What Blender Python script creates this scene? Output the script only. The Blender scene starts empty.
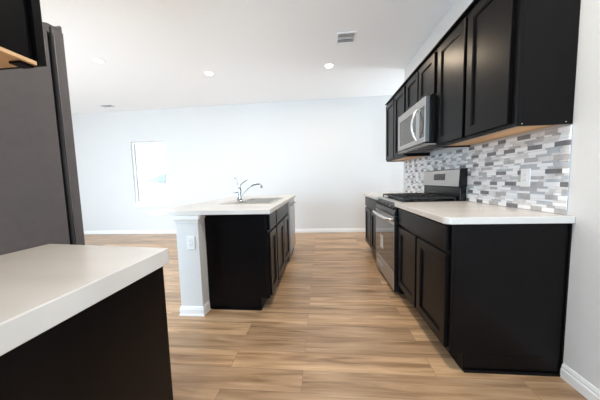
import bpy, bmesh, math, random
from mathutils import Matrix, Vector

S = bpy.context.scene
COL = S.collection
random.seed(7)

# ------------------------------------------------------------------ camera
F_PX, PITCH, ROLL, YAW, CAM_H = 233.79, -0.0816, -0.0279, 0.0914, 1.1395
fw = Vector((-math.sin(YAW) * math.cos(PITCH), math.cos(YAW) * math.cos(PITCH), math.sin(PITCH)))
rt = fw.cross(Vector((0, 0, 1))).normalized()
up = rt.cross(fw)
c_, s_ = math.cos(ROLL), math.sin(ROLL)
rt, up = c_ * rt + s_ * up, -s_ * rt + c_ * up
cam_data = bpy.data.cameras.new('camera')
cam_data.sensor_fit = 'HORIZONTAL'
cam_data.sensor_width = 36.0
cam_data.lens = F_PX * 36.0 / 600.0
cam_data.clip_start = 0.02
cam_data.clip_end = 200
cam = bpy.data.objects.new('camera', cam_data)
COL.objects.link(cam)
M = Matrix((rt, up, -fw)).transposed().to_4x4()
M.translation = Vector((0, 0, CAM_H))
cam.matrix_world = M
S.camera = cam

# ------------------------------------------------------------------ world, daylight, exposure
world = bpy.data.worlds.new('sky')
S.world = world
world.use_nodes = True
bg = world.node_tree.nodes['Background']
bg.inputs['Color'].default_value = (0.86, 0.94, 1.0, 1)
bg.inputs['Strength'].default_value = 1.9


def unseen_light(name, loc, rot, sx, sy, watts, colour):
    l = bpy.data.lights.new(name, 'AREA')
    l.shape = 'RECTANGLE'
    l.size, l.size_y, l.energy, l.color = sx, sy, watts, colour
    o = bpy.data.objects.new(name, l)
    o.location, o.rotation_euler = loc, rot
    COL.objects.link(o)
    return o


# daylight through the unseen living-room window in the left wall, plus unseen
# fill lights added at the patio, dining and entry openings
unseen_light('living_window_daylight', (-6.74, 1.7, 1.35), (0, math.radians(-92), 0), 1.9, 2.2, 38, (0.62, 0.82, 1.0))
unseen_light('patio_fill_light', (-3.12, 0.24, 1.10), (math.radians(-50), 0, math.radians(180)), 1.9, 1.9, 172, (0.61, 0.82, 1.0))  # added light, brightens the floor left of the island and the far wall
unseen_light('dining_fill_light', (4.04, 4.5, 1.5), (0, math.radians(105), 0), 1.5, 0.9, 50, (0.78, 0.91, 1.0))  # added light, tilted up to lift the kitchen ceiling
unseen_light('entry_fill_light', (0.42, -3.12, 1.25), (math.radians(125), 0, 0), 0.9, 1.9, 112, (0.58, 0.80, 1.0))  # added fill from behind the camera for the right wall and near ceiling

S.view_settings.view_transform = 'Standard'
S.view_settings.look = 'None'
S.view_settings.gamma = 1.0
S.view_settings.use_curve_mapping = False
S.view_settings.exposure = 0.30
S.cycles.max_bounces = 12
S.cycles.diffuse_bounces = 8
S.cycles.caustics_reflective = False
S.cycles.caustics_refractive = False

# ------------------------------------------------------------------ materials


def new_mat(name):
    m = bpy.data.materials.new(name)
    m.use_nodes = True
    nt = m.node_tree
    return m, nt, nt.nodes['Principled BSDF']


def mat(name, col, rough=0.5, metal=0.0, var=0.06, scale=8.0, stretch=(1, 1, 1), bump=0.0, bscale=None, spec=0.5, coat=0.0):
    """Principled with a procedural noise variation of colour, optional bump."""
    m, nt, b = new_mat(name)
    N, L = nt.nodes, nt.links
    tc = N.new('ShaderNodeTexCoord')
    mp = N.new('ShaderNodeMapping')
    mp.inputs['Scale'].default_value = stretch
    L.new(tc.outputs['Object'], mp.inputs['Vector'])
    no = N.new('ShaderNodeTexNoise')
    no.inputs['Scale'].default_value = scale
    no.inputs['Detail'].default_value = 4
    L.new(mp.outputs['Vector'], no.inputs['Vector'])
    rp = N.new('ShaderNodeValToRGB')
    lo = tuple(max(0, x * (1 - var)) for x in col) + (1,)
    hi = tuple(min(1, x * (1 + var)) for x in col) + (1,)
    rp.color_ramp.elements[0].position = 0.3
    rp.color_ramp.elements[1].position = 0.7
    rp.color_ramp.elements[0].color = lo
    rp.color_ramp.elements[1].color = hi
    L.new(no.outputs['Fac'], rp.inputs['Fac'])
    L.new(rp.outputs['Color'], b.inputs['Base Color'])
    b.inputs['Roughness'].default_value = rough
    b.inputs['Metallic'].default_value = metal
    b.inputs['Specular IOR Level'].default_value = spec
    b.inputs['Coat Weight'].default_value = coat
    if bump:
        bp = N.new('ShaderNodeBump')
        bp.inputs['Strength'].default_value = bump
        bp.inputs['Distance'].default_value = 0.002
        n2 = N.new('ShaderNodeTexNoise')
        n2.inputs['Scale'].default_value = bscale or scale
        L.new(mp.outputs['Vector'], n2.inputs['Vector'])
        L.new(n2.outputs['Fac'], bp.inputs['Height'])
        L.new(bp.outputs['Normal'], b.inputs['Normal'])
    return m


def emit_mat(name, col, strength):
    m, nt, b = new_mat(name)
    b.inputs['Base Color'].default_value = (0.9, 0.9, 0.9, 1)
    b.inputs['Emission Color'].default_value = (*col, 1)
    b.inputs['Emission Strength'].default_value = strength
    return m


def plank_floor():
    """Wide oak vinyl planks: boards run along X, seams every 0.18 m in Y."""
    m, nt, b = new_mat('oak_planks')
    N, L = nt.nodes, nt.links
    tc = N.new('ShaderNodeTexCoord')
    br = N.new('ShaderNodeTexBrick')
    br.inputs['Scale'].default_value = 1.0
    br.inputs['Brick Width'].default_value = 1.22
    br.inputs['Row Height'].default_value = 0.15
    br.inputs['Mortar Size'].default_value = 0.0012
    br.inputs['Mortar Smooth'].default_value = 0.2
    br.inputs['Bias'].default_value = 0.0
    br.offset = 0.37
    br.offset_frequency = 2
    br.inputs['Color1'].default_value = (0, 0, 0, 1)
    br.inputs['Color2'].default_value = (1, 1, 1, 1)
    br.inputs['Mortar'].default_value = (0.5, 0.5, 0.5, 1)
    L.new(tc.outputs['Object'], br.inputs['Vector'])
    # per-plank random offset for the grain
    sc = N.new('ShaderNodeVectorMath'); sc.operation = 'SCALE'
    L.new(br.outputs['Color'], sc.inputs[0]); sc.inputs['Scale'].default_value = 13.0
    ad = N.new('ShaderNodeVectorMath'); ad.operation = 'ADD'
    L.new(tc.outputs['Object'], ad.inputs[0]); L.new(sc.outputs['Vector'], ad.inputs[1])
    mp = N.new('ShaderNodeMapping'); mp.inputs['Scale'].default_value = (1.1, 13.0, 1.0)
    L.new(ad.outputs['Vector'], mp.inputs['Vector'])
    g1 = N.new('ShaderNodeTexNoise'); g1.inputs['Scale'].default_value = 1.6; g1.inputs['Detail'].default_value = 5
    g1.inputs['Distortion'].default_value = 0.8
    L.new(mp.outputs['Vector'], g1.inputs['Vector'])
    mp2 = N.new('ShaderNodeMapping'); mp2.inputs['Scale'].default_value = (2.5, 60.0, 1.0)
    L.new(ad.outputs['Vector'], mp2.inputs['Vector'])
    g2 = N.new('ShaderNodeTexNoise'); g2.inputs['Scale'].default_value = 1.5; g2.inputs['Detail'].default_value = 3
    L.new(mp2.outputs['Vector'], g2.inputs['Vector'])
    r1 = N.new('ShaderNodeValToRGB')
    e = r1.color_ramp.elements
    e[0].position, e[0].color = 0.28, (0.26, 0.145, 0.072, 1)
    e[1].position, e[1].color = 0.74, (0.69, 0.46, 0.275, 1)
    k = e.new(0.5); k.color = (0.51, 0.32, 0.18, 1)
    L.new(g1.outputs['Fac'], r1.inputs['Fac'])
    mx = N.new('ShaderNodeMix'); mx.data_type = 'RGBA'; mx.blend_type = 'MULTIPLY'
    r2 = N.new('ShaderNodeValToRGB')
    r2.color_ramp.elements[0].position, r2.color_ramp.elements[0].color = 0.3, (0.80, 0.78, 0.76, 1)
    r2.color_ramp.elements[1].position, r2.color_ramp.elements[1].color = 0.65, (1, 1, 1, 1)
    L.new(g2.outputs['Fac'], r2.inputs['Fac'])
    mx.inputs['Factor'].default_value = 0.8
    L.new(r1.outputs['Color'], mx.inputs['A']); L.new(r2.outputs['Color'], mx.inputs['B'])
    # plank to plank tone
    pt = N.new('ShaderNodeValToRGB')
    pt.color_ramp.elements[0].color = (0.74, 0.73, 0.73, 1)
    pt.color_ramp.elements[1].color = (1.12, 1.10, 1.07, 1)
    L.new(br.outputs['Color'], pt.inputs['Fac'])
    mx2 = N.new('ShaderNodeMix'); mx2.data_type = 'RGBA'; mx2.blend_type = 'MULTIPLY'; mx2.inputs['Factor'].default_value = 1
    L.new(mx.outputs['Result'], mx2.inputs['A']); L.new(pt.outputs['Color'], mx2.inputs['B'])
    mx3 = N.new('ShaderNodeMix'); mx3.data_type = 'RGBA'; mx3.blend_type = 'MIX'
    L.new(br.outputs['Fac'], mx3.inputs['Factor'])
    L.new(mx2.outputs['Result'], mx3.inputs['A']); mx3.inputs['B'].default_value = (0.20, 0.13, 0.085, 1)
    L.new(mx3.outputs['Result'], b.inputs['Base Color'])
    b.inputs['Roughness'].default_value = 0.33
    b.inputs['Specular IOR Level'].default_value = 0.5
    bp = N.new('ShaderNodeBump'); bp.inputs['Strength'].default_value = 0.12; bp.inputs['Distance'].default_value = 0.001
    L.new(g2.outputs['Fac'], bp.inputs['Height']); L.new(bp.outputs['Normal'], b.inputs['Normal'])
    return m


def glass_mat():
    m = bpy.data.materials.new('window_glass')
    m.use_nodes = True
    nt = m.node_tree
    N, L = nt.nodes, nt.links
    N.remove(N['Principled BSDF'])
    tr = N.new('ShaderNodeBsdfTransparent')
    gl = N.new('ShaderNodeBsdfGlossy'); gl.inputs['Roughness'].default_value = 0.0
    fr = N.new('ShaderNodeFresnel'); fr.inputs['IOR'].default_value = 1.45
    mx = N.new('ShaderNodeMixShader')
    L.new(fr.outputs['Fac'], mx.inputs['Fac'])
    L.new(tr.outputs['BSDF'], mx.inputs[1]); L.new(gl.outputs['BSDF'], mx.inputs[2])
    L.new(mx.outputs['Shader'], N['Material Output'].inputs['Surface'])
    return m


WALL = mat('white_wall_paint', (0.70, 0.698, 0.695), 0.65, var=0.01, scale=40, bump=0.05, bscale=160)
CEIL = mat('white_ceiling_paint', (0.93, 0.93, 0.935), 0.75, var=0.01, scale=40, bump=0.05, bscale=120)
TRIM = mat('white_trim_paint', (0.86, 0.86, 0.86), 0.4, var=0.01)
FLOOR = plank_floor()
ESP = mat('espresso_stained_wood', (0.0034, 0.0028, 0.0030), 0.30, var=0.25, scale=5, stretch=(14, 14, 1), spec=0.15)
WOOD = mat('natural_plywood', (0.66, 0.40, 0.20), 0.5, var=0.2, scale=4, stretch=(8, 1, 8))
COUNTER = mat('cream_solid_counter', (0.67, 0.632, 0.59), 0.26, var=0.06, scale=2.6, stretch=(0.6, 2.5, 1))
STEEL = mat('brushed_stainless_steel', (0.45, 0.432, 0.42), 0.30, 1.0, var=0.06, scale=6, stretch=(1, 1, 60))
CHROME = mat('polished_chrome', (0.38, 0.39, 0.41), 0.12, 1.0, var=0.01)
HANDLE = mat('satin_handle_steel', (0.72, 0.71, 0.70), 0.22, 1.0, var=0.02)
SINKM = mat('satin_sink_steel', (0.56, 0.51, 0.45), 0.40, 1.0, var=0.04)
BLACK = mat('black_enamel', (0.007, 0.007, 0.007), 0.25, var=0.1, spec=0.3)
IRON = mat('cast_iron', (0.014, 0.014, 0.015), 0.5, var=0.2, scale=60, bump=0.1)
GLASSB = mat('smoked_oven_glass', (0.018, 0.017, 0.016), 0.06, var=0.05, coat=0.3, spec=0.8)
MWGLASS = mat('grey_door_glass', (0.055, 0.052, 0.05), 0.12, var=0.03, spec=0.7)
GREY = mat('slate_grey_appliance_side', (0.125, 0.117, 0.122), 0.42, var=0.05, scale=30, bump=0.04, bscale=250)
DGREY = mat('dark_grey_plastic', (0.03, 0.03, 0.032), 0.5, var=0.1)
LGREY = mat('light_grey_plastic', (0.42, 0.42, 0.42), 0.45, var=0.05)
WPLAST = mat('white_plastic', (0.86, 0.86, 0.86), 0.35, var=0.01)
PAPER = mat('white_paper_sticker', (0.80, 0.78, 0.74), 0.7, var=0.03)
LCD = mat('dark_display', (0.05, 0.045, 0.04), 0.15, var=0.1)
GROUT = mat('pale_grout', (0.62, 0.62, 0.63), 0.8, var=0.05, scale=60)
T_WHITE = mat('white_glass_tile', (0.90, 0.91, 0.93), 0.14, var=0.02)
T_LIGHT = mat('light_grey_stone_tile', (0.70, 0.695, 0.70), 0.35, var=0.10, scale=25)
T_MID = mat('mid_grey_stone_tile', (0.47, 0.46, 0.465), 0.4, var=0.14, scale=25)
T_DARK = mat('charcoal_tile', (0.19, 0.183, 0.19), 0.35, var=0.15, scale=25)
T_BLUE = mat('blue_grey_glass_tile', (0.50, 0.53, 0.575), 0.12, var=0.06, scale=25)
GLASS = glass_mat()
LAMP = emit_mat('lit_diffuser', (1.0, 0.90, 0.74), 9.0)
LAMPDIM = emit_mat('cool_lit_diffuser', (1.0, 0.96, 0.90), 2.2)
SIDING = mat('pale_blue_siding', (0.40, 0.47, 0.52), 0.7, var=0.05, scale=2, stretch=(1, 1, 20))
ROOF = mat('grey_shingles', (0.26, 0.33, 0.38), 0.9, var=0.2, scale=14)
GROUND = mat('pale_dry_ground', (0.72, 0.70, 0.66), 0.9, var=0.08, scale=2)
FENCE = mat('pale_fence_boards', (0.70, 0.68, 0.65), 0.8, var=0.06, scale=3)

# ------------------------------------------------------------------ mesh helpers


def B():
    return bmesh.new()


def add_box(bm, x0, x1, y0, y1, z0, z1, mi=0):
    xs, ys, zs = sorted((x0, x1)), sorted((y0, y1)), sorted((z0, z1))
    v = [bm.verts.new((x, y, z)) for z in zs for y in ys for x in xs]
    for q in ((0, 2, 3, 1), (4, 5, 7, 6), (0, 1, 5, 4), (2, 6, 7, 3), (0, 4, 6, 2), (1, 3, 7, 5)):
        f = bm.faces.new([v[i] for i in q])
        f.material_index = mi
    return bm


def box(*a):
    return add_box(B(), *a)


def add_prism(bm, pts, axis, a0, a1):
    """Extrude a 2D polygon along axis: 'x' pts=(y,z), 'y' pts=(x,z), 'z' pts=(x,y)."""
    def mk(p, t):
        return {'x': (t, p[0], p[1]), 'y': (p[0], t, p[1]), 'z': (p[0], p[1], t)}[axis]
    lo = [bm.verts.new(mk(p, a0)) for p in pts]
    hi = [bm.verts.new(mk(p, a1)) for p in pts]
    bm.faces.new(lo)
    bm.faces.new(hi)
    n = len(pts)
    for i in range(n):
        bm.faces.new((lo[i], lo[(i + 1) % n], hi[(i + 1) % n], hi[i]))
    bmesh.ops.recalc_face_normals(bm, faces=bm.faces[:])
    return bm


def add_lathe(bm, profile, centre, axis=(0, 0, 1), seg=24):
    """Spin (radius, height) pairs about an axis through centre."""
    q = Vector((0, 0, 1)).rotation_difference(Vector(axis).normalized())
    rings = []
    for r, h in profile:
        if r < 1e-6:
            rings.append([bm.verts.new(Vector(centre) + q @ Vector((0, 0, h)))])
        else:
            rings.append([bm.verts.new(Vector(centre) + q @ Vector((r * math.cos(2 * math.pi * i / seg), r * math.sin(2 * math.pi * i / seg), h))) for i in range(seg)])
    for a, b in zip(rings[:-1], rings[1:]):
        for i in range(seg):
            j = (i + 1) % seg
            if len(a) == 1 and len(b) > 1:
                bm.faces.new((a[0], b[j], b[i]))
            elif len(b) == 1 and len(a) > 1:
                bm.faces.new((a[i], a[j], b[0]))
            elif len(a) > 1:
                bm.faces.new((a[i], a[j], b[j], b[i]))
    for f in bm.faces:
        f.smooth = True
    bmesh.ops.recalc_face_normals(bm, faces=bm.faces[:])
    return bm


def add_tube(bm, pts, radii, seg=14):
    """Swept round tube through points with per-point radius."""
    pts = [Vector(p) for p in pts]
    if not isinstance(radii, (list, tuple)):
        radii = [radii] * len(pts)
    rings, nrm = [], None
    for i, p in enumerate(pts):
        t = (pts[min(i + 1, len(pts) - 1)] - pts[max(i - 1, 0)]).normalized()
        if nrm is None:
            nrm = t.orthogonal().normalized()
        else:
            nrm = (nrm - t * nrm.dot(t)).normalized()
        bn = t.cross(nrm)
        rings.append([bm.verts.new(p + radii[i] * (math.cos(2 * math.pi * k / seg) * nrm + math.sin(2 * math.pi * k / seg) * bn)) for k in range(seg)])
    for a, b in zip(rings[:-1], rings[1:]):
        for k in range(seg):
            f = bm.faces.new((a[k], a[(k + 1) % seg], b[(k + 1) % seg], b[k]))
            f.smooth = True
    bm.faces.new(rings[0][::-1])
    bm.faces.new(rings[-1])
    bmesh.ops.recalc_face_normals(bm, faces=bm.faces[:])
    return bm


def arc(pts, n=6):
    """Catmull-Rom smoothing through points."""
    P = [Vector(p) for p in pts]
    P = [P[0] * 2 - P[1]] + P + [P[-1] * 2 - P[-2]]
    out = []
    for i in range(1, len(P) - 2):
        for k in range(n):
            t = k / n
            a, b, c, d = P[i - 1:i + 3]
            out.append(0.5 * ((2 * b) + (c - a) * t + (2 * a - 5 * b + 4 * c - d) * t * t + (3 * b - a - 3 * c + d) * t ** 3))
    out.append(P[-2])
    return out


def grid_hole(axis, us, vs, a0, a1):
    """Slab with a rectangular hole. us, vs = 4 coordinates each; thickness a0..a1 along axis."""
    bm = B()

    def mk(u, v, t):
        return {'z': (u, v, t), 'y': (u, t, v), 'x': (t, u, v)}[axis]
    V = [[[bm.verts.new(mk(u, v, t)) for v in vs] for u in us] for t in (a0, a1)]
    for t in (0, 1):
        for i in range(3):
            for j in range(3):
                if (i, j) != (1, 1):
                    bm.faces.new((V[t][i][j], V[t][i + 1][j], V[t][i + 1][j + 1], V[t][i][j + 1]))
    ring = [(i, 0) for i in range(3)] + [(3, j) for j in range(3)] + [(i, 3) for i in range(3, 0, -1)] + [(0, j) for j in range(3, 0, -1)]
    for k in range(len(ring)):
        (i, j), (m, n) = ring[k], ring[(k + 1) % len(ring)]
        bm.faces.new((V[0][i][j], V[0][m][n], V[1][m][n], V[1][i][j]))
    hole = [(1, 1), (2, 1), (2, 2), (1, 2)]
    for k in range(4):
        (i, j), (m, n) = hole[k], hole[(k + 1) % 4]
        bm.faces.new((V[0][i][j], V[0][m][n], V[1][m][n], V[1][i][j]))
    bmesh.ops.recalc_face_normals(bm, faces=bm.faces[:])
    return bm


ROOTLOC = {}


def obj(name, bm, m, parent=None, bevel=0.0, seg=2):
    """Link a bmesh (world coordinates) as ONE mesh object with an origin at its thing's base."""
    me = bpy.data.meshes.new(name)
    if parent is None:
        xs = [v.co.x for v in bm.verts]; ys = [v.co.y for v in bm.verts]; zs = [v.co.z for v in bm.verts]
        loc = Vector(((min(xs) + max(xs)) / 2, (min(ys) + max(ys)) / 2, min(zs)))
    else:
        loc = ROOTLOC[parent.name]
    bmesh.ops.translate(bm, vec=-loc, verts=bm.verts[:])
    bm.to_mesh(me)
    bm.free()
    for mm in (m if isinstance(m, (list, tuple)) else [m]):
        me.materials.append(mm)
    o = bpy.data.objects.new(name, me)
    COL.objects.link(o)
    if parent is None:
        o.location = loc
    else:
        o.parent = parent
    ROOTLOC[o.name] = loc
    if bevel:
        bv = o.modifiers.new('bevel', 'BEVEL')
        bv.width, bv.segments, bv.limit_method = bevel, seg, 'ANGLE'
        bv.angle_limit = math.radians(40)
    return o


def tag(o, label, cat, group=None):
    o['label'] = label
    o['category'] = cat
    if group:
        o['group'] = group
    return o


def thing(name, label, cat, loc, group=None):
    o = bpy.data.objects.new(name, None)
    o.empty_display_size = 0.1
    COL.objects.link(o)
    o.location = loc
    ROOTLOC[o.name] = Vector(loc)
    return tag(o, label, cat, group)


def struct(name, bm, m, parent=None, bevel=0.0):
    o = obj(name, bm, m, parent, bevel)
    if parent is None:
        o['kind'] = 'structure'
    return o


def dup(root, loc, label, group=None):
    r = root.copy(); COL.objects.link(r); r.location = loc
    ROOTLOC[r.name] = Vector(loc)
    r['label'] = label
    if group:
        r['group'] = group
    for ch in list(root.children):
        c = ch.copy(); COL.objects.link(c); c.parent = r
        for g in list(ch.children):
            d = g.copy(); COL.objects.link(d); d.parent = c
    return r


# ------------------------------------------------------------------ room shell
WX = 1.330            # kitchen side of the right wall
FAR = 5.08            # far wall
CZ = 2.83             # ceiling
LX, RX = -6.8, 4.1    # living room left wall / dining right wall
BY = 0.15             # wall behind the left counter

struct('floor', box(LX - .15, RX + .15, -3.2, FAR + .15, -0.06, 0.0), FLOOR)
struct('ceiling', box(LX - .15, RX + .15, -3.2, FAR + .15, CZ, CZ + 0.08), CEIL)
wx0, wx1, wz0, wz1 = -4.33, -3.50, 0.70, 2.13
struct('wall_far', grid_hole('y', (LX - .15, wx0, wx1, RX + .15), (0, wz0, wz1, CZ), FAR, FAR + .15), WALL)
struct('wall_right', box(WX, WX + .13, -3.2, 3.93, 0, CZ), WALL)
struct('wall_left', grid_hole('x', (BY - .13, 0.8, 3.0, FAR), (0, 0.3, 2.4, CZ), LX - .13, LX), WALL)
struct('wall_back', grid_hole('y', (LX, -4.1, -2.12, -0.50), (-0.001, 0.0, 2.25, CZ), BY - .13, BY), WALL)
struct('wall_hall', box(-0.63, -0.50, -3.2, BY - .13, 0, CZ), WALL)
struct('wall_entry', grid_hole('y', (-0.63, -0.05, 0.89, WX), (-0.001, 0.0, 2.15, CZ), -3.33, -3.2), WALL)
struct('wall_dining', grid_hole('x', (3.80, 4.0, 4.98, FAR), (0, 0.7, 2.3, CZ), RX, RX + .13), WALL)
struct('wall_corner', box(WX + .13, RX, 3.80, 3.93, 0, CZ), WALL)

# knee wall that carries the island bar
KX0, KX1, KY0, KY1 = -1.230, -1.035, 1.850, 3.80
struct('wall_island', box(KX0, KX1, KY0, KY1, 0, 0.874), WALL)


def ring_trim(x0, x1, y0, y1, z0, profile):
    """Moulding on the left, near and far sides of the knee wall; profile = (out, height)."""
    bm = B()
    path = lambda d: [(x1 + d, y0 + 0.1), (x1 + d, y0 - d), (x0 - d, y0 - d), (x0 - d, y1)]
    # inside ends at the panel: the right return is short
    rows = [[bm.verts.new((p[0], p[1], z0 + h)) for p in path(d)] for d, h in profile]
    for a, b in zip(rows[:-1], rows[1:]):
        for i in range(3):
            bm.faces.new((a[i], a[i + 1], b[i + 1], b[i]))
    # closing backs
    for r in (rows[0], rows[-1]):
        back = [bm.verts.new((p[0], p[1], r[0].co.z)) for p in path(-0.002)]
        for i in range(3):
            bm.faces.new((r[i], r[i + 1], back[i + 1], back[i]))
    bmesh.ops.recalc_face_normals(bm, faces=bm.faces[:])
    return bm


struct('baseboard_island', ring_trim(KX0, KX1, KY0, KY1, 0.0,
       [(0.016, 0.001), (0.016, 0.014), (0.012, 0.018), (0.012, 0.060), (0.009, 0.066), (0.009, 0.074), (0.004, 0.083), (0.001, 0.084)]), TRIM)
struct('trim_1', ring_trim(KX0, KX1, KY0, KY1, 0.812,
       [(0.001, 0.0), (0.005, 0.004), (0.006, 0.014), (0.012, 0.026), (0.017, 0.034), (0.017, 0.060), (0.001, 0.061)]), TRIM)


def base_profile(h=0.083):
    return [(0, 0.001), (0.014, 0.001), (0.014, h * .62), (0.010, h * .68), (0.010, h * .82), (0.005, h), (0, h)]


struct('baseboard_far', add_prism(B(), [(FAR - d, z) for d, z in base_profile()], 'x', LX, RX), TRIM)
struct('baseboard_right', add_prism(B(), [(WX - d, z) for d, z in base_profile()], 'y', -3.2, 1.352), TRIM)

# window in the far wall
wn = obj('window_1', grid_hole('y', (wx0 + .001, wx0 + .05, wx1 - .05, wx1 - .001), (wz0 + .021, wz0 + .07, wz1 - .05, wz1 - .001), FAR + .030, FAR + .080), TRIM, None, 0.004)
wn['kind'] = 'structure'
obj('meeting_rail', box(wx0 + .05, wx1 - .05, FAR + .035, FAR + .070, 1.405, 1.425), TRIM, wn, 0.003)
obj('pane', box(wx0 + .05, wx1 - .05, FAR + .052, FAR + .056, wz0 + .07, wz1 - .05), GLASS, wn)
obj('sill', box(wx0 - .03, wx1 + .03, FAR - .035, FAR + .029, wz0 - .002, wz0 + .02), TRIM, wn, 0.004)
obj('apron', box(wx0 - .01, wx1 + .01, FAR - .014, FAR - .001, wz0 - .07, wz0 - .003), TRIM, wn, 0.003)

# ------------------------------------------------------------------ outside the window
gd = struct('ground', box(-22, 12, FAR + .6, 40, -0.5, -0.35), GROUND)
hs = thing('neighbour_house', 'neighbouring house with a pale grey-blue roof, seen through the far window', 'house', (-12.6, 20, -0.349))
obj('wall', box(-14.4, -9.6, 18.0, 24.0, -0.349, 1.40), FENCE, hs)
rb = B()
rv = [rb.verts.new(p) for p in ((-14.7, 17.6, 1.402), (-9.3, 17.6, 1.402), (-9.3, 24.4, 1.402), (-14.7, 24.4, 1.402), (-13.9, 21, 2.35), (-10.4, 21, 2.35))]
for q in ((0, 1, 5, 4), (1, 2, 5), (2, 3, 4, 5), (3, 0, 4), (0, 3, 2, 1)):
    rb.faces.new([rv[i] for i in q])
bmesh.ops.recalc_face_normals(rb, faces=rb.faces[:])
obj('roof', rb, ROOF, hs)
fb = B()
for i in range(60):
    add_box(fb, -19 + i * .2, -19 + i * .2 + .19, 13.0, 13.02, -0.349, 0.45)
tag(obj('board_fence', fb, FENCE), 'pale board fence outside beyond the window', 'fence')

# ------------------------------------------------------------------ cabinet kit
# A cabinet run is described by sgn (+1: depth grows towards +X, so it faces -X;
# -1: faces +X), the X of the door faces, and coordinates along Y.


def cbox(bm, sgn, a, d0, d1, u0, u1, z0, z1):
    return add_box(bm, a + sgn * d0, a + sgn * d1, u0, u1, z0, z1)


def shaker_bm(sgn, a, u0, u1, z0, z1, stile=0.058, rec=0.013, th=0.019):
    """One door panel: flat frame, small inner bevel, recessed centre."""
    bm = B()
    w = 0.007

    def ring(i, d):
        return [bm.verts.new((a + sgn * d, u, z)) for u, z in ((u0 + i, z0 + i), (u1 - i, z0 + i), (u1 - i, z1 - i), (u0 + i, z1 - i))]
    R = [ring(0, th), ring(0, 0.003), ring(0.003, 0), ring(stile, 0), ring(stile + 0.001, 0.004), ring(stile + w, 0.005), ring(stile + w + 0.001, rec)]
    for p, q in zip(R[:-1], R[1:]):
        for k in range(4):
            bm.faces.new((p[k], p[(k + 1) % 4], q[(k + 1) % 4], q[k]))
    bm.faces.new(R[-1])
    bm.faces.new(R[0][::-1])
    bmesh.ops.recalc_face_normals(bm, faces=bm.faces[:])
    return bm


def base_cabinet(label, sgn, a, u0, u1, fronts, depth=0.619, name='base_cabinet', group=None, top=0.874, open_top=False):
    """fronts: list of ('door'|'drawer', u0, u1, z0, z1)."""
    t = thing(name, label, 'cabinet', (a + sgn * depth / 2, (u0 + u1) / 2, 0), group)
    if open_top:   # a sink drops in: sides, bottom and back instead of a solid block
        bm = B()
        cbox(bm, sgn, a, .04, depth, u0, u0 + .018, .11, top)
        cbox(bm, sgn, a, .04, depth, u1 - .018, u1, .11, top)
        cbox(bm, sgn, a, .04, depth, u0 + .018, u1 - .018, .11, .13)
        cbox(bm, sgn, a, depth - .01, depth, u0 + .018, u1 - .018, .13, top)
    else:
        bm = cbox(B(), sgn, a, .04, depth, u0, u1, .11, top)
    obj('carcass', bm, ESP, t, 0.0015)
    obj('face_frame', cbox(B(), sgn, a, .0195, .0395, u0, u1, .11, top), ESP, t, 0.0015)
    obj('toe_kick', cbox(B(), sgn, a, .095, .11 if open_top else depth, u0 + .001, u1 - .001, .001, .109), ESP, t)
    for kind, f0, f1, z0, z1 in fronts:
        if kind == 'door':
            obj('door', shaker_bm(sgn, a, f0, f1, z0, z1), ESP, t)
        else:
            obj('drawer_front', cbox(B(), sgn, a, 0, .019, f0, f1, z0, z1), ESP, t, 0.003)
    return t


def wall_cabinet(label, sgn, a, u0, u1, z0, z1, doors, depth=0.298, group=None):
    """Box with a recessed plywood bottom, face frame and shaker doors."""
    t = thing('wall_cabinet', label, 'cabinet', (a + sgn * depth / 2, (u0 + u1) / 2, z0), group)
    bm = cbox(B(), sgn, a, .04, depth, u0 + .013, u1 - .013, z0 + .020, z1)
    cbox(bm, sgn, a, .04, depth, u0, u0 + .012, z0, z1)
    cbox(bm, sgn, a, .04, depth, u1 - .012, u1, z0, z1)
    obj('carcass', bm, ESP, t, 0.0012)
    obj('bottom_panel', cbox(B(), sgn, a, .041, depth - .002, u0 + .0135, u1 - .0135, z0 + .012, z0 + .0195), WOOD, t)
    obj('face_frame', cbox(B(), sgn, a, .0195, .0395, u0, u1, z0, z1), ESP, t, 0.0015)
    for f0, f1, q0, q1 in doors:
        obj('door', shaker_bm(sgn, a, f0, f1, q0, q1), ESP, t)
    return t


# ------------------------------------------------------------------ right run: base cabinets, counters, range
AX = 0.708                     # door-face plane of the right base cabinets
N0, N1 = 1.362, 2.246          # near cabinet
G0, G1 = 2.252, 3.008          # range
E0, E1 = 3.014, 3.880          # far cabinet
c = base_cabinet('dark espresso base cabinet nearest the camera, right of the range', 1, AX, N0, N1,
                 [('drawer', N0 + .025, N1 - .02, .715, .858), ('door', N0 + .025, 1.797, .128, .690), ('door', 1.825, N1 - .02, .128, .690)])
obj('shoe_moulding', box(AX + .096, AX + .611, N0 - .012, N0 - .0005, .001, .016), ESP, c, 0.004)
obj('scribe_strip', box(WX - .0095, WX - .001, N0 - .008, N0 + .004, .02, .872), ESP, c)
base_cabinet('dark espresso base cabinet at the far end of the run, beyond the range', 1, AX, E0, E1,
             [('drawer', E0 + .02, E1 - .02, .715, .858), ('door', E0 + .02, 3.43, .128, .690), ('door', 3.462, E1 - .02, .128, .690)])


def counter_bm(x0, x1, y0, y1, z0, z1, r=0.045, cut=None):
    """Counter whose front corners (x0 side) named in cut are rounded."""
    pts = []
    def corner(cx, cy, a0, a1):
        for k in range(9):
            a = math.radians(a0 + (a1 - a0) * k / 8)
            pts.append((cx + r * math.cos(a), cy + r * math.sin(a)))
    if 'near' in cut: corner(x0 + r, y0 + r, 180, 270)
    else: pts.append((x0, y0))
    pts.append((x1, y0)); pts.append((x1, y1))
    if 'far' in cut: corner(x0 + r, y1 - r, 90, 180)
    else: pts.append((x0, y1))
    return add_prism(B(), pts, 'z', z0, z1)


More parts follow.
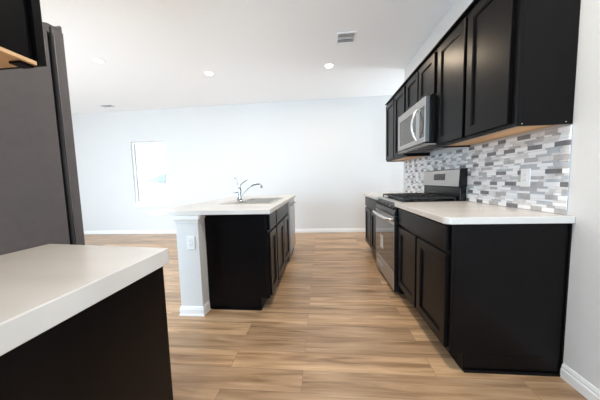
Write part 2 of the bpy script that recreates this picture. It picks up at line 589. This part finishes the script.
tag(obj('countertop', counter_bm(AX - .028, WX - .002, N0 - .022, N1, .876, .914, .04, ('near',)), COUNTER, None, 0.004, 3),
    'cream countertop with a rounded corner on the near right base cabinet', 'countertop')
tag(obj('countertop', counter_bm(AX - .028, WX - .002, E0, E1 + .022, .876, .914, .03, ('far',)), COUNTER, None, 0.004, 3),
    'short cream countertop beyond the range, at the far end', 'countertop')

# ---- gas range
rg = thing('gas_range', 'stainless steel gas range with black cast-iron grates between the right base cabinets', 'stove', (1.0, (G0 + G1) / 2, 0))
FX = 0.682                     # oven door face
obj('body', box(FX + .045, 1.255, G0, G1, .025, .904), BLACK, rg, 0.002)
for x in (FX + .08, 1.20):
    for y in (G0 + .05, G1 - .05):
        obj('levelling_foot', add_lathe(B(), [(0, .001), (.018, .001), (.018, .0245), (0, .0245)], (x, y, 0), seg=12), DGREY, rg)
dr = obj('storage_drawer', box(FX + .004, FX + .044, G0 + .006, G1 - .004, .045, .205), STEEL, rg, 0.004)
obj('drawer_pull', box(FX - .006, FX + .003, 2.70, 2.92, .120, .152), LGREY, dr, 0.003)
dbm = grid_hole('x', (G0 + .006, G0 + .018, G1 - .018, G1 - .004), (.213, .232, .690, .775), FX, FX + .044)
od = obj('oven_door', dbm, STEEL, rg, 0.003)
obj('door_glass', box(FX + .002, FX + .040, G0 + .019, G1 - .019, .233, .689), GLASSB, od)
obj('door_edge', box(FX + .001, FX + .0435, G0 + .0005, G0 + .0055, .045, .775), BLACK, od)
obj('energy_sticker', box(FX - .0006, FX + .0016, 2.664, 2.775, .345, .500), PAPER, od)
hb = B()
add_tube(hb, arc([(FX - .002, G0 + .03, .742), (FX - .030, G0 + .055, .742), (FX - .048, G0 + .14, .742), (FX - .056, (G0 + G1) / 2, .742),
                  (FX - .048, G1 - .14, .742), (FX - .030, G1 - .055, .742), (FX - .002, G1 - .03, .742)], 6), .017)
obj('oven_handle', hb, HANDLE, od)
# slanted manifold with knobs
cp = add_prism(B(), [(FX + .002, .783), (FX + .002, .815), (FX + .040, .895), (FX + .044, .895), (FX + .044, .783)], 'y', G0 + .002, G1 - .002)
obj('control_panel', cp, BLACK, rg, 0.002)
nv = Vector((-.080, 0, .038)).normalized()
for i in range(5):
    y = G0 + .10 + i * (G1 - G0 - .20) / 4
    cpos = Vector((FX + .021, y, .855))
    kb = add_lathe(B(), [(0, .001), (.025, .001), (.025, .005), (.021, .008), (.019, .032), (.016, .037), (0, .038)], cpos, nv, 20)
    kn = obj('knob', kb, DGREY, rg)
    sk = add_lathe(B(), [(.0262, .0015), (.0275, .0015), (.0275, .0075), (.0252, .0085)], cpos, nv, 20)
    obj('knob_ring', sk, CHROME, kn)
obj('cooktop_front', add_prism(B(), [(FX + .035, .897), (FX + .075, .897), (FX + .075, .918), (FX + .046, .918)], 'y', G0, G1), STEEL, rg, 0.003)
obj('cooktop', box(FX + .076, 1.255, G0, G1, .905, .917), BLACK, rg, 0.003)
for k, (bx, by) in enumerate(((.86, G0 + .15), (.86, G1 - .15), (1.11, G0 + .15), (1.11, G1 - .15), (.985, (G0 + G1) / 2))):
    r = .042 if k != 2 else .032
    obj('burner', add_lathe(B(), [(0, .9172), (r * 1.25, .9172), (r * 1.2, .924), (r, .926), (r, .934), (r * .9, .938), (0, .938)], (bx, by, 0), seg=24), IRON, rg)
gw = (G1 - G0 - .03) / 3
for k in range(3):
    y0 = G0 + .012 + k * (gw + .003); y1 = y0 + gw
    x0, x1 = FX + .085, 1.235
    gb = B()
    for yy in (y0, (y0 + y1) / 2 - .005, y1 - .010):
        add_box(gb, x0, x1, yy, yy + .010, .938, .952)
    for xx in (x0, x0 + .125, (x0 + x1) / 2 - .005, x1 - .135, x1 - .010):
        add_box(gb, xx, xx + .010, y0, y1, .937, .951)
    for xx in (x0, (x0 + x1) / 2 - .005, x1 - .012):
        for yy in (y0, y1 - .012):
            add_box(gb, xx, xx + .012, yy, yy + .012, .9172, .940)
    obj('grate', gb, IRON, rg, 0.002)
# backguard: black riser and slanted stainless console
obj('riser', box(1.262, 1.318, G0 + .002, G1 - .002, .905, 1.035), BLACK, rg, 0.004)
con = add_prism(B(), [(1.248, 1.046), (1.318, 1.046), (1.318, 1.212), (1.266, 1.212), (1.256, 1.205)], 'y', G0, G1)
obj('backguard_cap', box(1.258, 1.316, G0 + .006, G1 - .006, 1.036, 1.0455), BLACK, rg)
for y0, y1 in ((G0 - .0035, G0 - .0005),):
    obj('end_cap', add_prism(B(), [(1.246, 1.044), (1.319, 1.044), (1.319, 1.213), (1.265, 1.213), (1.254, 1.206)], 'y', y0, y1), BLACK, rg)
bg_ = obj('backguard', con, STEEL, rg, 0.003)
dsp = add_prism(B(), [(1.2490, 1.105), (1.2525, 1.105), (1.2560, 1.172), (1.2522, 1.172)], 'y', 2.50, 2.735)
obj('display', dsp, LCD, bg_)
for r in range(2):
    for k in range(5):
        y = 2.525 + k * .041
        z = 1.112 + r * .032
        x = 1.2486 + (z - 1.105) * .0516
        obj('button', box(x - .0012, x + .0008, y, y + .028, z, z + .012), DGREY, bg_)

# ------------------------------------------------------------------ right run: wall cabinets and microwave
UX = 1.030
UB, UT = 1.400, 2.281
c = wall_cabinet('tall dark two-door wall cabinet nearest the camera, with bare wood underside', 1, UX, 1.385, 2.246, UB, UT,
                 [(1.420, 1.803, UB + .022, UT - .032), (1.838, 2.222, UB + .022, UT - .032)])
for x in (UX + .050, WX - .035):
    obj('screw_cap', add_lathe(B(), [(0, 0), (.0028, 0), (.0022, .0012), (0, .0015)], (x, 1.385, UB + .012), (0, -1, 0), 10), WPLAST, c)
wall_cabinet('short dark two-door wall cabinet directly above the microwave', 1, UX, 2.252, 3.008, 1.874, UT,
             [(2.278, 2.620, 1.895, UT - .032), (2.648, 2.984, 1.895, UT - .032)])
wall_cabinet('dark two-door wall cabinet at the far end of the row, past the microwave', 1, UX, 3.014, 3.880, UB, UT,
             [(3.042, 3.432, UB + .022, UT - .032), (3.468, 3.856, UB + .022, UT - .032)])
for nm, y0, y1 in (('crown_strip', 1.385, 3.880),):
    cs = add_prism(B(), [(UX + .0395, UT + .001), (UX - .006, UT + .001), (UX - .006, UT + .012), (UX + .012, UT + .018), (UX + .0395, UT + .018)], 'y', y0 - .004, y1 + .004)
    tag(obj('cabinet_top_moulding', cs, ESP), 'dark narrow moulding along the top edge of the right wall cabinets', 'moulding')

mw = thing('microwave', 'stainless steel over-the-range microwave hanging below the short wall cabinet', 'microwave', (1.13, 2.63, 1.445))
MX = 0.948
obj('body', box(MX + .042, 1.318, 2.256, 3.004, 1.447, 1.870), BLACK, mw, 0.003)
md = obj('door', grid_hole('x', (2.420, 2.470, 2.955, 3.002), (1.466, 1.512, 1.790, 1.868), MX, MX + .040), STEEL, mw, 0.003)
obj('door_glass', box(MX + .006, MX + .030, 2.471, 2.954, 1.513, 1.789), MWGLASS, md)
obj('control_strip', grid_hole('x', (2.258, 2.278, 2.392, 2.418), (1.466, 1.512, 1.790, 1.868), MX + .0005, MX + .040), STEEL, mw, 0.003)
obj('keypad', box(MX + .004, MX + .030, 2.279, 2.391, 1.513, 1.789), MWGLASS, mw)
obj('badge', box(MX - .001, MX + .0005, 2.66, 2.72, 1.828, 1.838), LGREY, md)
mh = B()
add_tube(mh, arc([(MX + .002, 2.425, 1.800), (MX - .022, 2.425, 1.770), (MX - .046, 2.425, 1.700), (MX - .052, 2.425, 1.645), (MX - .046, 2.425, 1.590), (MX - .022, 2.425, 1.520), (MX + .002, 2.425, 1.490)], 6), .0125)
obj('handle', mh, HANDLE, md)
obj('bottom_plate', box(MX + .004, 1.316, 2.260, 3.000, 1.440, 1.4465), LGREY, mw, 0.002)
vb = B()
for k in range(2):
    add_box(vb, 1.02, 1.22, 2.31 + k * .36, 2.60 + k * .36, 1.434, 1.4395)
obj('grease_filter', vb, DGREY, mw)
obj('front_grille', box(MX + .001, MX + .040, 2.258, 3.002, 1.447, 1.4655), BLACK, mw, 0.002)

# ------------------------------------------------------------------ backsplash
tb = B()
TX = WX - .0015
add_box(tb, TX - .004, TX, 1.386, 3.82, .9155, 1.399, 5)
z, ri = .9165, 0
cyc = [(.0275, 'bold'), (.0150, 'thin'), (.0205, 'soft'), (.0120, 'thin')]
rnd = random.Random(11)
last = [None]


def pick(opts):
    v = rnd.choice([q for q in opts if q != last[0]])
    last[0] = v
    return v


while z < 1.3975:
    h, kind = cyc[ri % 4]
    h = min(h, 1.3985 - z)
    y = 1.384
    alt = rnd.random() < .5
    y -= 0
    first = rnd.uniform(.02, .1)
    while y < 3.818:
        if kind == 'bold':
            w = rnd.choice((.098, .098, .075)); mi = rnd.choice((3, 3, 3, 2)) if alt else rnd.choice((0, 0, 0, 1)); alt = not alt
        elif kind == 'thin':
            w = rnd.choice((.05, .10, .15, .048)); mi = pick((0, 0, 0, 1, 1, 2, 4))
        else:
            w = rnd.choice((.10, .125, .075)); mi = pick((0, 0, 0, 1, 1, 2, 4))
        if first:
            w, first = first, 0
        y1 = min(y + w, 3.819)
        if y1 - y > .004 and h > .005:
            add_box(tb, TX - .0085 - rnd.uniform(0, .0012), TX - .0035, y, y1 - .0016, z, z + h - .0016, mi)
        y += w
    z += h
    ri += 1
tag(obj('tile_backsplash', tb, [T_WHITE, T_LIGHT, T_MID, T_DARK, T_BLUE, GROUT]),
    'grey and white linear mosaic tile backsplash between right counter and wall cabinets', 'backsplash')


def outlet(name, label, x, y, z, axis, kind='outlet', rocker=True):
    """Wall plate facing -X ('x') or -Y ('y')."""
    t = thing(name, label, 'outlet', (x, y, z))
    def bx(w0, w1, z0, z1, d0, d1):
        if axis == 'x':
            return box(x - d1, x - d0, y + w0, y + w1, z + z0, z + z1)
        return box(x + w0, x + w1, y - d1, y - d0, z + z0, z + z1)
    obj('plate', bx(-.036, .036, -.058, .058, .0005, .006), WPLAST, t, 0.003)
    if rocker:
        obj('receptacle_face', bx(-.0165, .0165, -.034, .034, .0062, .0085), WPLAST, t, 0.0015)
        for s in (-1, 1):
            sl = B()
            for q in (-.006, .006):
                a = bx(q - .0012, q + .0012, s * .017 - .005, s * .017 + .005, .0085, .0092)
                tmp = bpy.data.meshes.new('t'); a.to_mesh(tmp); a.free(); sl.from_mesh(tmp); bpy.data.meshes.remove(tmp)
            obj('socket_slots', sl, LGREY, t)
    return t


outlet('wall_outlet', 'white outlet plate on the mosaic backsplash above the near right counter', TX - .0100, 1.640, 1.120, 'x')
outlet('wall_outlet', 'white outlet plate on the mosaic backsplash beyond the range, at the far end', TX - .0100, 3.34, 1.140, 'x')
outlet('wall_outlet', 'white outlet plate on the white island end post', -1.105, KY0 - .0005, .645, 'y')

# ------------------------------------------------------------------ island
IX = -0.452
I0 = 1.960
D1 = 2.283; D2 = 3.190; D3 = 3.800
DEP = KX1 - IX                     # negative: run goes to -X
dep = abs(DEP) - .004
c = base_cabinet('narrow dark base cabinet at the near end of the island, with plain black end panel', -1, IX, I0, D1 - .002,
                 [('drawer', I0 + .022, D1 - .018, .715, .858), ('door', I0 + .022, D1 - .018, .128, .690)], dep)
obj('shoe_moulding', box(IX - .096, KX1 + .03, I0 - .012, I0 - .0005, .001, .016), ESP, c, 0.004)
base_cabinet('dark two-door sink base cabinet in the middle of the island', -1, IX, D1 + .001, D2 - .002,
             [('drawer', D1 + .02, D2 - .02, .715, .858), ('door', D1 + .02, 2.722, .128, .690), ('door', 2.750, D2 - .02, .128, .690)], dep, 'sink_cabinet', open_top=True)
dw = thing('dishwasher', 'stainless steel dishwasher at the far end of the island, beside the sink cabinet', 'dishwasher', (IX - .3, (D2 + D3) / 2, 0))
obj('body', box(IX - .02, IX - dep, D2 + .003, D3 - .003, .02, .872), DGREY, dw)
obj('door', box(IX + .012, IX - .019, D2 + .004, D3 - .004, .115, .868), STEEL, dw, 0.006)
obj('toe_plate', box(IX - .05, IX - .019, D2 + .004, D3 - .004, .012, .108), BLACK, dw)
hb = B()
add_tube(hb, [(IX + .012, D2 + .07, .80), (IX + .038, D2 + .075, .80), (IX + .040, D2 + .09, .80), (IX + .040, D3 - .09, .80), (IX + .038, D3 - .075, .80), (IX + .012, D3 - .07, .80)], .008)
obj('handle', hb, STEEL, dw)

SX0, SX1, SY0, SY1 = -1.085, -.520, 2.40, 3.16     # sink outer
CXL, CXR, CY0, CY1 = -1.474, -.420, 1.862, 3.82
tag(obj('countertop', grid_hole('z', (CXL, SX0 + .02, SX1 - .02, CXR), (CY0, SY0 + .02, SY1 - .02, CY1), .876, .914), COUNTER, None, 0.003, 2),
    'cream island countertop holding the sink, overhanging the white post as a bar', 'countertop')
sk = thing('kitchen_sink', 'stainless steel double-bowl drop-in sink set into the island counter', 'sink', ((SX0 + SX1) / 2, (SY0 + SY1) / 2, .72))
b0, b1, bm_ = SX0 + .155, SX1 - .035, (SY0 + SY1) / 2
rim = B()
for q in ((SX0, b0, SY0, SY1), (b1, SX1, SY0, SY1), (b0, b1, SY0, SY0 + .035), (b0, b1, SY1 - .035, SY1), (b0, b1, bm_ - .015, bm_ + .015)):
    add_box(rim, *q, .9145, .9185)
obj('rim', rim, SINKM, sk, 0.0015)
for y0, y1 in ((SY0 + .035, bm_ - .015), (bm_ + .015, SY1 - .035)):
    q = B()
    z0, z1 = .735, .9144
    iw = .0015
    lo = [q.verts.new(p) for p in ((b0 + .03, y0 + .03, z0), (b1 - .03, y0 + .03, z0), (b1 - .03, y1 - .03, z0), (b0 + .03, y1 - .03, z0))]
    md_ = [q.verts.new(p) for p in ((b0 + .008, y0 + .008, z0 + .03), (b1 - .008, y0 + .008, z0 + .03), (b1 - .008, y1 - .008, z0 + .03), (b0 + .008, y1 - .008, z0 + .03))]
    hi = [q.verts.new(p) for p in ((b0, y0, z1), (b1, y0, z1), (b1, y1, z1), (b0, y1, z1))]
    q.faces.new(lo)
    for a, b in ((lo, md_), (md_, hi)):
        for k in range(4):
            q.faces.new((a[k], a[(k + 1) % 4], b[(k + 1) % 4], b[k]))
    bo = obj('bowl', q, SINKM, sk)
    obj('drain', add_lathe(B(), [(0, .7355), (.045, .7355), (.043, .738), (.030, .737), (0, .737)], ((b0 + b1) / 2, (y0 + y1) / 2, 0), seg=20), CHROME, bo)

# faucet on the back ledge of the sink
fx, fy, fz = SX0 + .110, 2.74, .9188
fa = thing('kitchen_faucet', 'chrome single-lever faucet with a long arched spout behind the sink', 'faucet', (fx, fy, fz))
obj('deck_plate', add_lathe(B(), [(0, 0), (.034, 0), (.034, .005), (.028, .010), (0, .010)], (fx, fy, fz), seg=24), CHROME, fa)
obj('body', add_lathe(B(), [(0, .0102), (.018, .0102), (.017, .03), (.015, .05), (.016, .09), (.018, .12), (.016, .15), (.010, .165), (0, .168)], (fx, fy, fz), seg=24), CHROME, fa)
sp = arc([(fx + .016, fy, fz + .070), (fx + .05, fy - .004, fz + .105), (fx + .11, fy - .010, fz + .155), (fx + .17, fy - .016, fz + .185), (fx + .22, fy - .02, fz + .196), (fx + .26, fy - .024, fz + .192), (fx + .272, fy - .025, fz + .172)], 6)
obj('spout', add_tube(B(), sp, [.0095 - .002 * i / len(sp) for i in range(len(sp))]), CHROME, fa)
obj('aerator', add_lathe(B(), [(0, 0), (.013, 0), (.013, .022), (0, .022)], (fx + .273, fy - .025, fz + .152), seg=18), CHROME, fa)
lv = arc([(fx, fy, fz + .160), (fx + .015, fy, fz + .195), (fx + .055, fy + .004, fz + .228), (fx + .095, fy + .008, fz + .248)], 6)
obj('lever', add_tube(B(), lv, [.007 - .003 * i / len(lv) for i in range(len(lv))]), CHROME, fa)
# side sprayer / filtered-water tap at the left
gx, gy = SX0 + .040, 2.86
ff = thing('filter_tap', 'slim chrome filtered-water tap with hooked tip, left of the main faucet', 'faucet', (gx, gy, fz))
obj('base', add_lathe(B(), [(0, 0), (.022, 0), (.022, .004), (.014, .010), (.012, .06), (.015, .085), (.012, .10), (0, .102)], (gx, gy, fz), seg=20), CHROME, ff)
sp = arc([(gx, gy, fz + .095), (gx + .004, gy, fz + .17), (gx - .006, gy, fz + .22), (gx - .014, gy, fz + .268), (gx - .028, gy, fz + .282), (gx - .042, gy, fz + .274), (gx - .047, gy, fz + .256)], 6)
obj('spout', add_tube(B(), sp, .006), CHROME, ff)
obj('lever', add_tube(B(), [(gx - .010, gy, fz + .092), (gx - .040, gy - .004, fz + .097), (gx - .064, gy - .008, fz + .097)], [.006, .005, .006]), CHROME, ff)

# ------------------------------------------------------------------ left: base cabinet, counter, fridge, wall cabinet
LR = -0.551
lt = thing('base_cabinet', 'black base cabinet under the left foreground counter, its plain end towards the aisle', 'cabinet', (-.83, .45, 0))
obj('carcass', box(-1.098, LR, BY + .002, .724, .11, .857), ESP, lt, 0.0015)
obj('face_frame', box(-1.098, LR, .7245, .7435, .11, .857), ESP, lt, 0.0015)
obj('toe_kick', box(-1.098, LR - .001, BY + .002, .655, .001, .109), ESP, lt)


def flip_y(bm):
    return bm


def door_y(x0, x1, z0, z1, yf, st=0.058, rec=.013):
    """Shaker door facing +Y with its front at yf."""
    bm = shaker_bm(1, 0, x0, x1, z0, z1, st, rec)
    for v in bm.verts:
        d, u = v.co.x, v.co.y
        v.co.x, v.co.y = u, yf - d
    bmesh.ops.recalc_face_normals(bm, faces=bm.faces[:])
    return bm


obj('drawer_front', box(-1.080, LR - .02, .7445, .764, .705, .842), ESP, lt, 0.003)
obj('door', door_y(-1.080, LR - .02, .128, .685, .764), ESP, lt)
lc = add_prism(B(), [(-1.103, BY + .002), (-.540, BY + .002), (-.547, .773), (-1.103, .838)], 'z', .859, .914)
tag(obj('countertop', lc, COUNTER, None, 0.003, 2), 'thick cream countertop in the left foreground beside the grey fridge', 'countertop')

fr = thing('refrigerator', 'tall slate-grey refrigerator beside the left foreground counter', 'refrigerator', (-1.56, .56, 0))
FRX = -1.110
obj('body', box(FRX, -2.01, .20, .922, .03, 1.785), GREY, fr, 0.006)
obj('gasket', box(FRX - .012, -1.998, .9225, .9375, .10, 1.775), BLACK, fr)
for x0, x1, z0, z1 in ((FRX, -1.558, .62, 1.812), (-1.562, -2.01, .62, 1.812), (FRX, -2.01, .09, .612)):
    d = obj('door' if z0 > .3 else 'freezer_drawer', box(x0, x1, .938, .986, z0, z1), GREY, fr, 0.005)
    if z0 > .3:
        hx = -1.535 if x0 == FRX else -1.585
        q = B()
        add_tube(q, [(hx, .986, .80), (hx, 1.03, .81), (hx, 1.035, .84), (hx, 1.035, 1.56), (hx, 1.03, 1.59), (hx, .986, 1.60)], .011)
        obj('handle', q, STEEL, d)
    else:
        q = B()
        add_tube(q, [(-1.25, .986, .54), (-1.26, 1.03, .54), (-1.29, 1.035, .54), (-1.83, 1.035, .54), (-1.86, 1.03, .54), (-1.87, .986, .54)], .011)
        obj('handle', q, STEEL, d)
obj('door_edge_trim', box(FRX + .0003, FRX + .003, .9405, .9445, .63, 1.782), STEEL, fr)
hg = add_prism(B(), [(.880, 1.7855), (.936, 1.7855), (.936, 1.813), (.986, 1.813), (.986, 1.838), (.978, 1.840), (.966, 1.824), (.930, 1.822), (.880, 1.800)], 'x', FRX - .11, FRX - .006)
obj('hinge_cover', hg, GREY, fr, 0.002)
obj('grille', box(FRX - .01, -2.0, .9225, .937, .02, .085), BLACK, fr)
for x in (FRX - .08, -1.93):
    obj('foot', box(x, x + .04, .84, .90, .001, .0295), DGREY, fr)

wl = thing('wall_cabinet', 'black wall cabinet at the upper left, with bare wood underside, above the foreground counter', 'cabinet', (-.85, .31, 1.405))
LB = 1.401
q = box(-1.086, -.606, BY + .002, .457, LB + .020, 2.281)
add_box(q, -.605, -.598, BY + .002, .457, LB + .008, 2.281)
add_box(q, -1.099, -1.087, BY + .002, .457, LB, 2.281)
obj('carcass', q, ESP, wl)
obj('bottom_panel', box(-1.0865, -.5985, BY + .003, .4695, LB, LB + .0075), WOOD, wl)
obj('face_frame', box(-1.099, -.606, .4575, .4695, LB + .008, 2.281), ESP, wl)
obj('corner_block', box(-.632, -.606, .446, .4695, LB - .005, LB - .0005), ESP, wl)
obj('door', door_y(-1.080, -.597, LB + .006, 2.25, .490), ESP, wl)

# ------------------------------------------------------------------ ceiling fittings


def downlight(label, x, y, watts, lens, colour):
    t = thing('recessed_downlight', label, 'ceiling light', (x, y, CZ), 'round downlights in the ceiling')
    obj('trim_ring', add_lathe(B(), [(.058, -.001), (.076, -.001), (.076, -.004), (.071, -.007), (.061, -.006), (.058, -.003)], (x, y, CZ), seg=32), WPLAST, t)
    obj('lens', add_lathe(B(), [(0, -.0015), (.0575, -.0015), (.0575, -.004), (0, -.005)], (x, y, CZ), seg=32), lens, t)
    l = bpy.data.lights.new('downlight_lamp', 'AREA')
    l.shape = 'DISK'; l.size = .11; l.energy = watts; l.color = colour
    lo = bpy.data.objects.new('lamp', l)
    COL.objects.link(lo)
    lo.parent = t
    lo.location = (0, 0, -.012)
    return t


WARM = (1.0, .80, .58)
downlight('round lit downlight nearest the right wall cabinets and the ceiling vent', 0.153, 3.651, 13, LAMP, WARM)
downlight('round lit downlight in the middle of the ceiling, above the island', -1.685, 3.615, 5, LAMP, WARM)
downlight('round downlight at the left, above the tall refrigerator in the photo', -2.956, 3.046, 3, LAMPDIM, (1, .95, .88))

downlight('added unseen downlight over the aisle, brightening the near counters and walls', .153, 1.15, 23, LAMP, (1, .90, .76))  # out-of-view lamp added to light the counters and near kitchen


def vent(label, x, y, w, d, n, ang):
    t = thing('ceiling_vent', label, 'vent', (x, y, CZ))
    fbm = grid_hole('z', (x - w / 2, x - w / 2 + .018, x + w / 2 - .018, x + w / 2), (y - d / 2, y - d / 2 + .018, y + d / 2 - .018, y + d / 2), CZ - .009, CZ - .001)
    obj('frame', fbm, WPLAST, t, 0.002)
    obj('duct_opening', box(x - w / 2 + .0185, x + w / 2 - .0185, y - d / 2 + .0185, y + d / 2 - .0185, CZ - .0022, CZ - .0012), DGREY, t)
    pitch = (d - .040) / n
    sb = B()
    for k in range(n):
        yc = y - d / 2 + .020 + pitch * (k + .5)
        lean = ang if k < n * .36 or k >= n * .64 else -ang
        dy = (.50 if k < n * .36 or k >= n * .64 else .30) * pitch
        add_prism(sb, [(yc - dy, CZ - .008), (yc - dy + .001, CZ - .0085), (yc + dy * lean, CZ - .0030), (yc + dy * lean - .001, CZ - .0025)], 'x', x - w / 2 + .019, x + w / 2 - .019)
    obj('louvres', sb, WPLAST, t)
    return t


vent('square white louvred air vent in the ceiling near the right wall cabinets', .333, 2.985, .225, .225, 9, .9)
vent('small grey air vent in the ceiling at the far left, near the far wall', -4.45, 4.70, .28, .15, 6, .9)
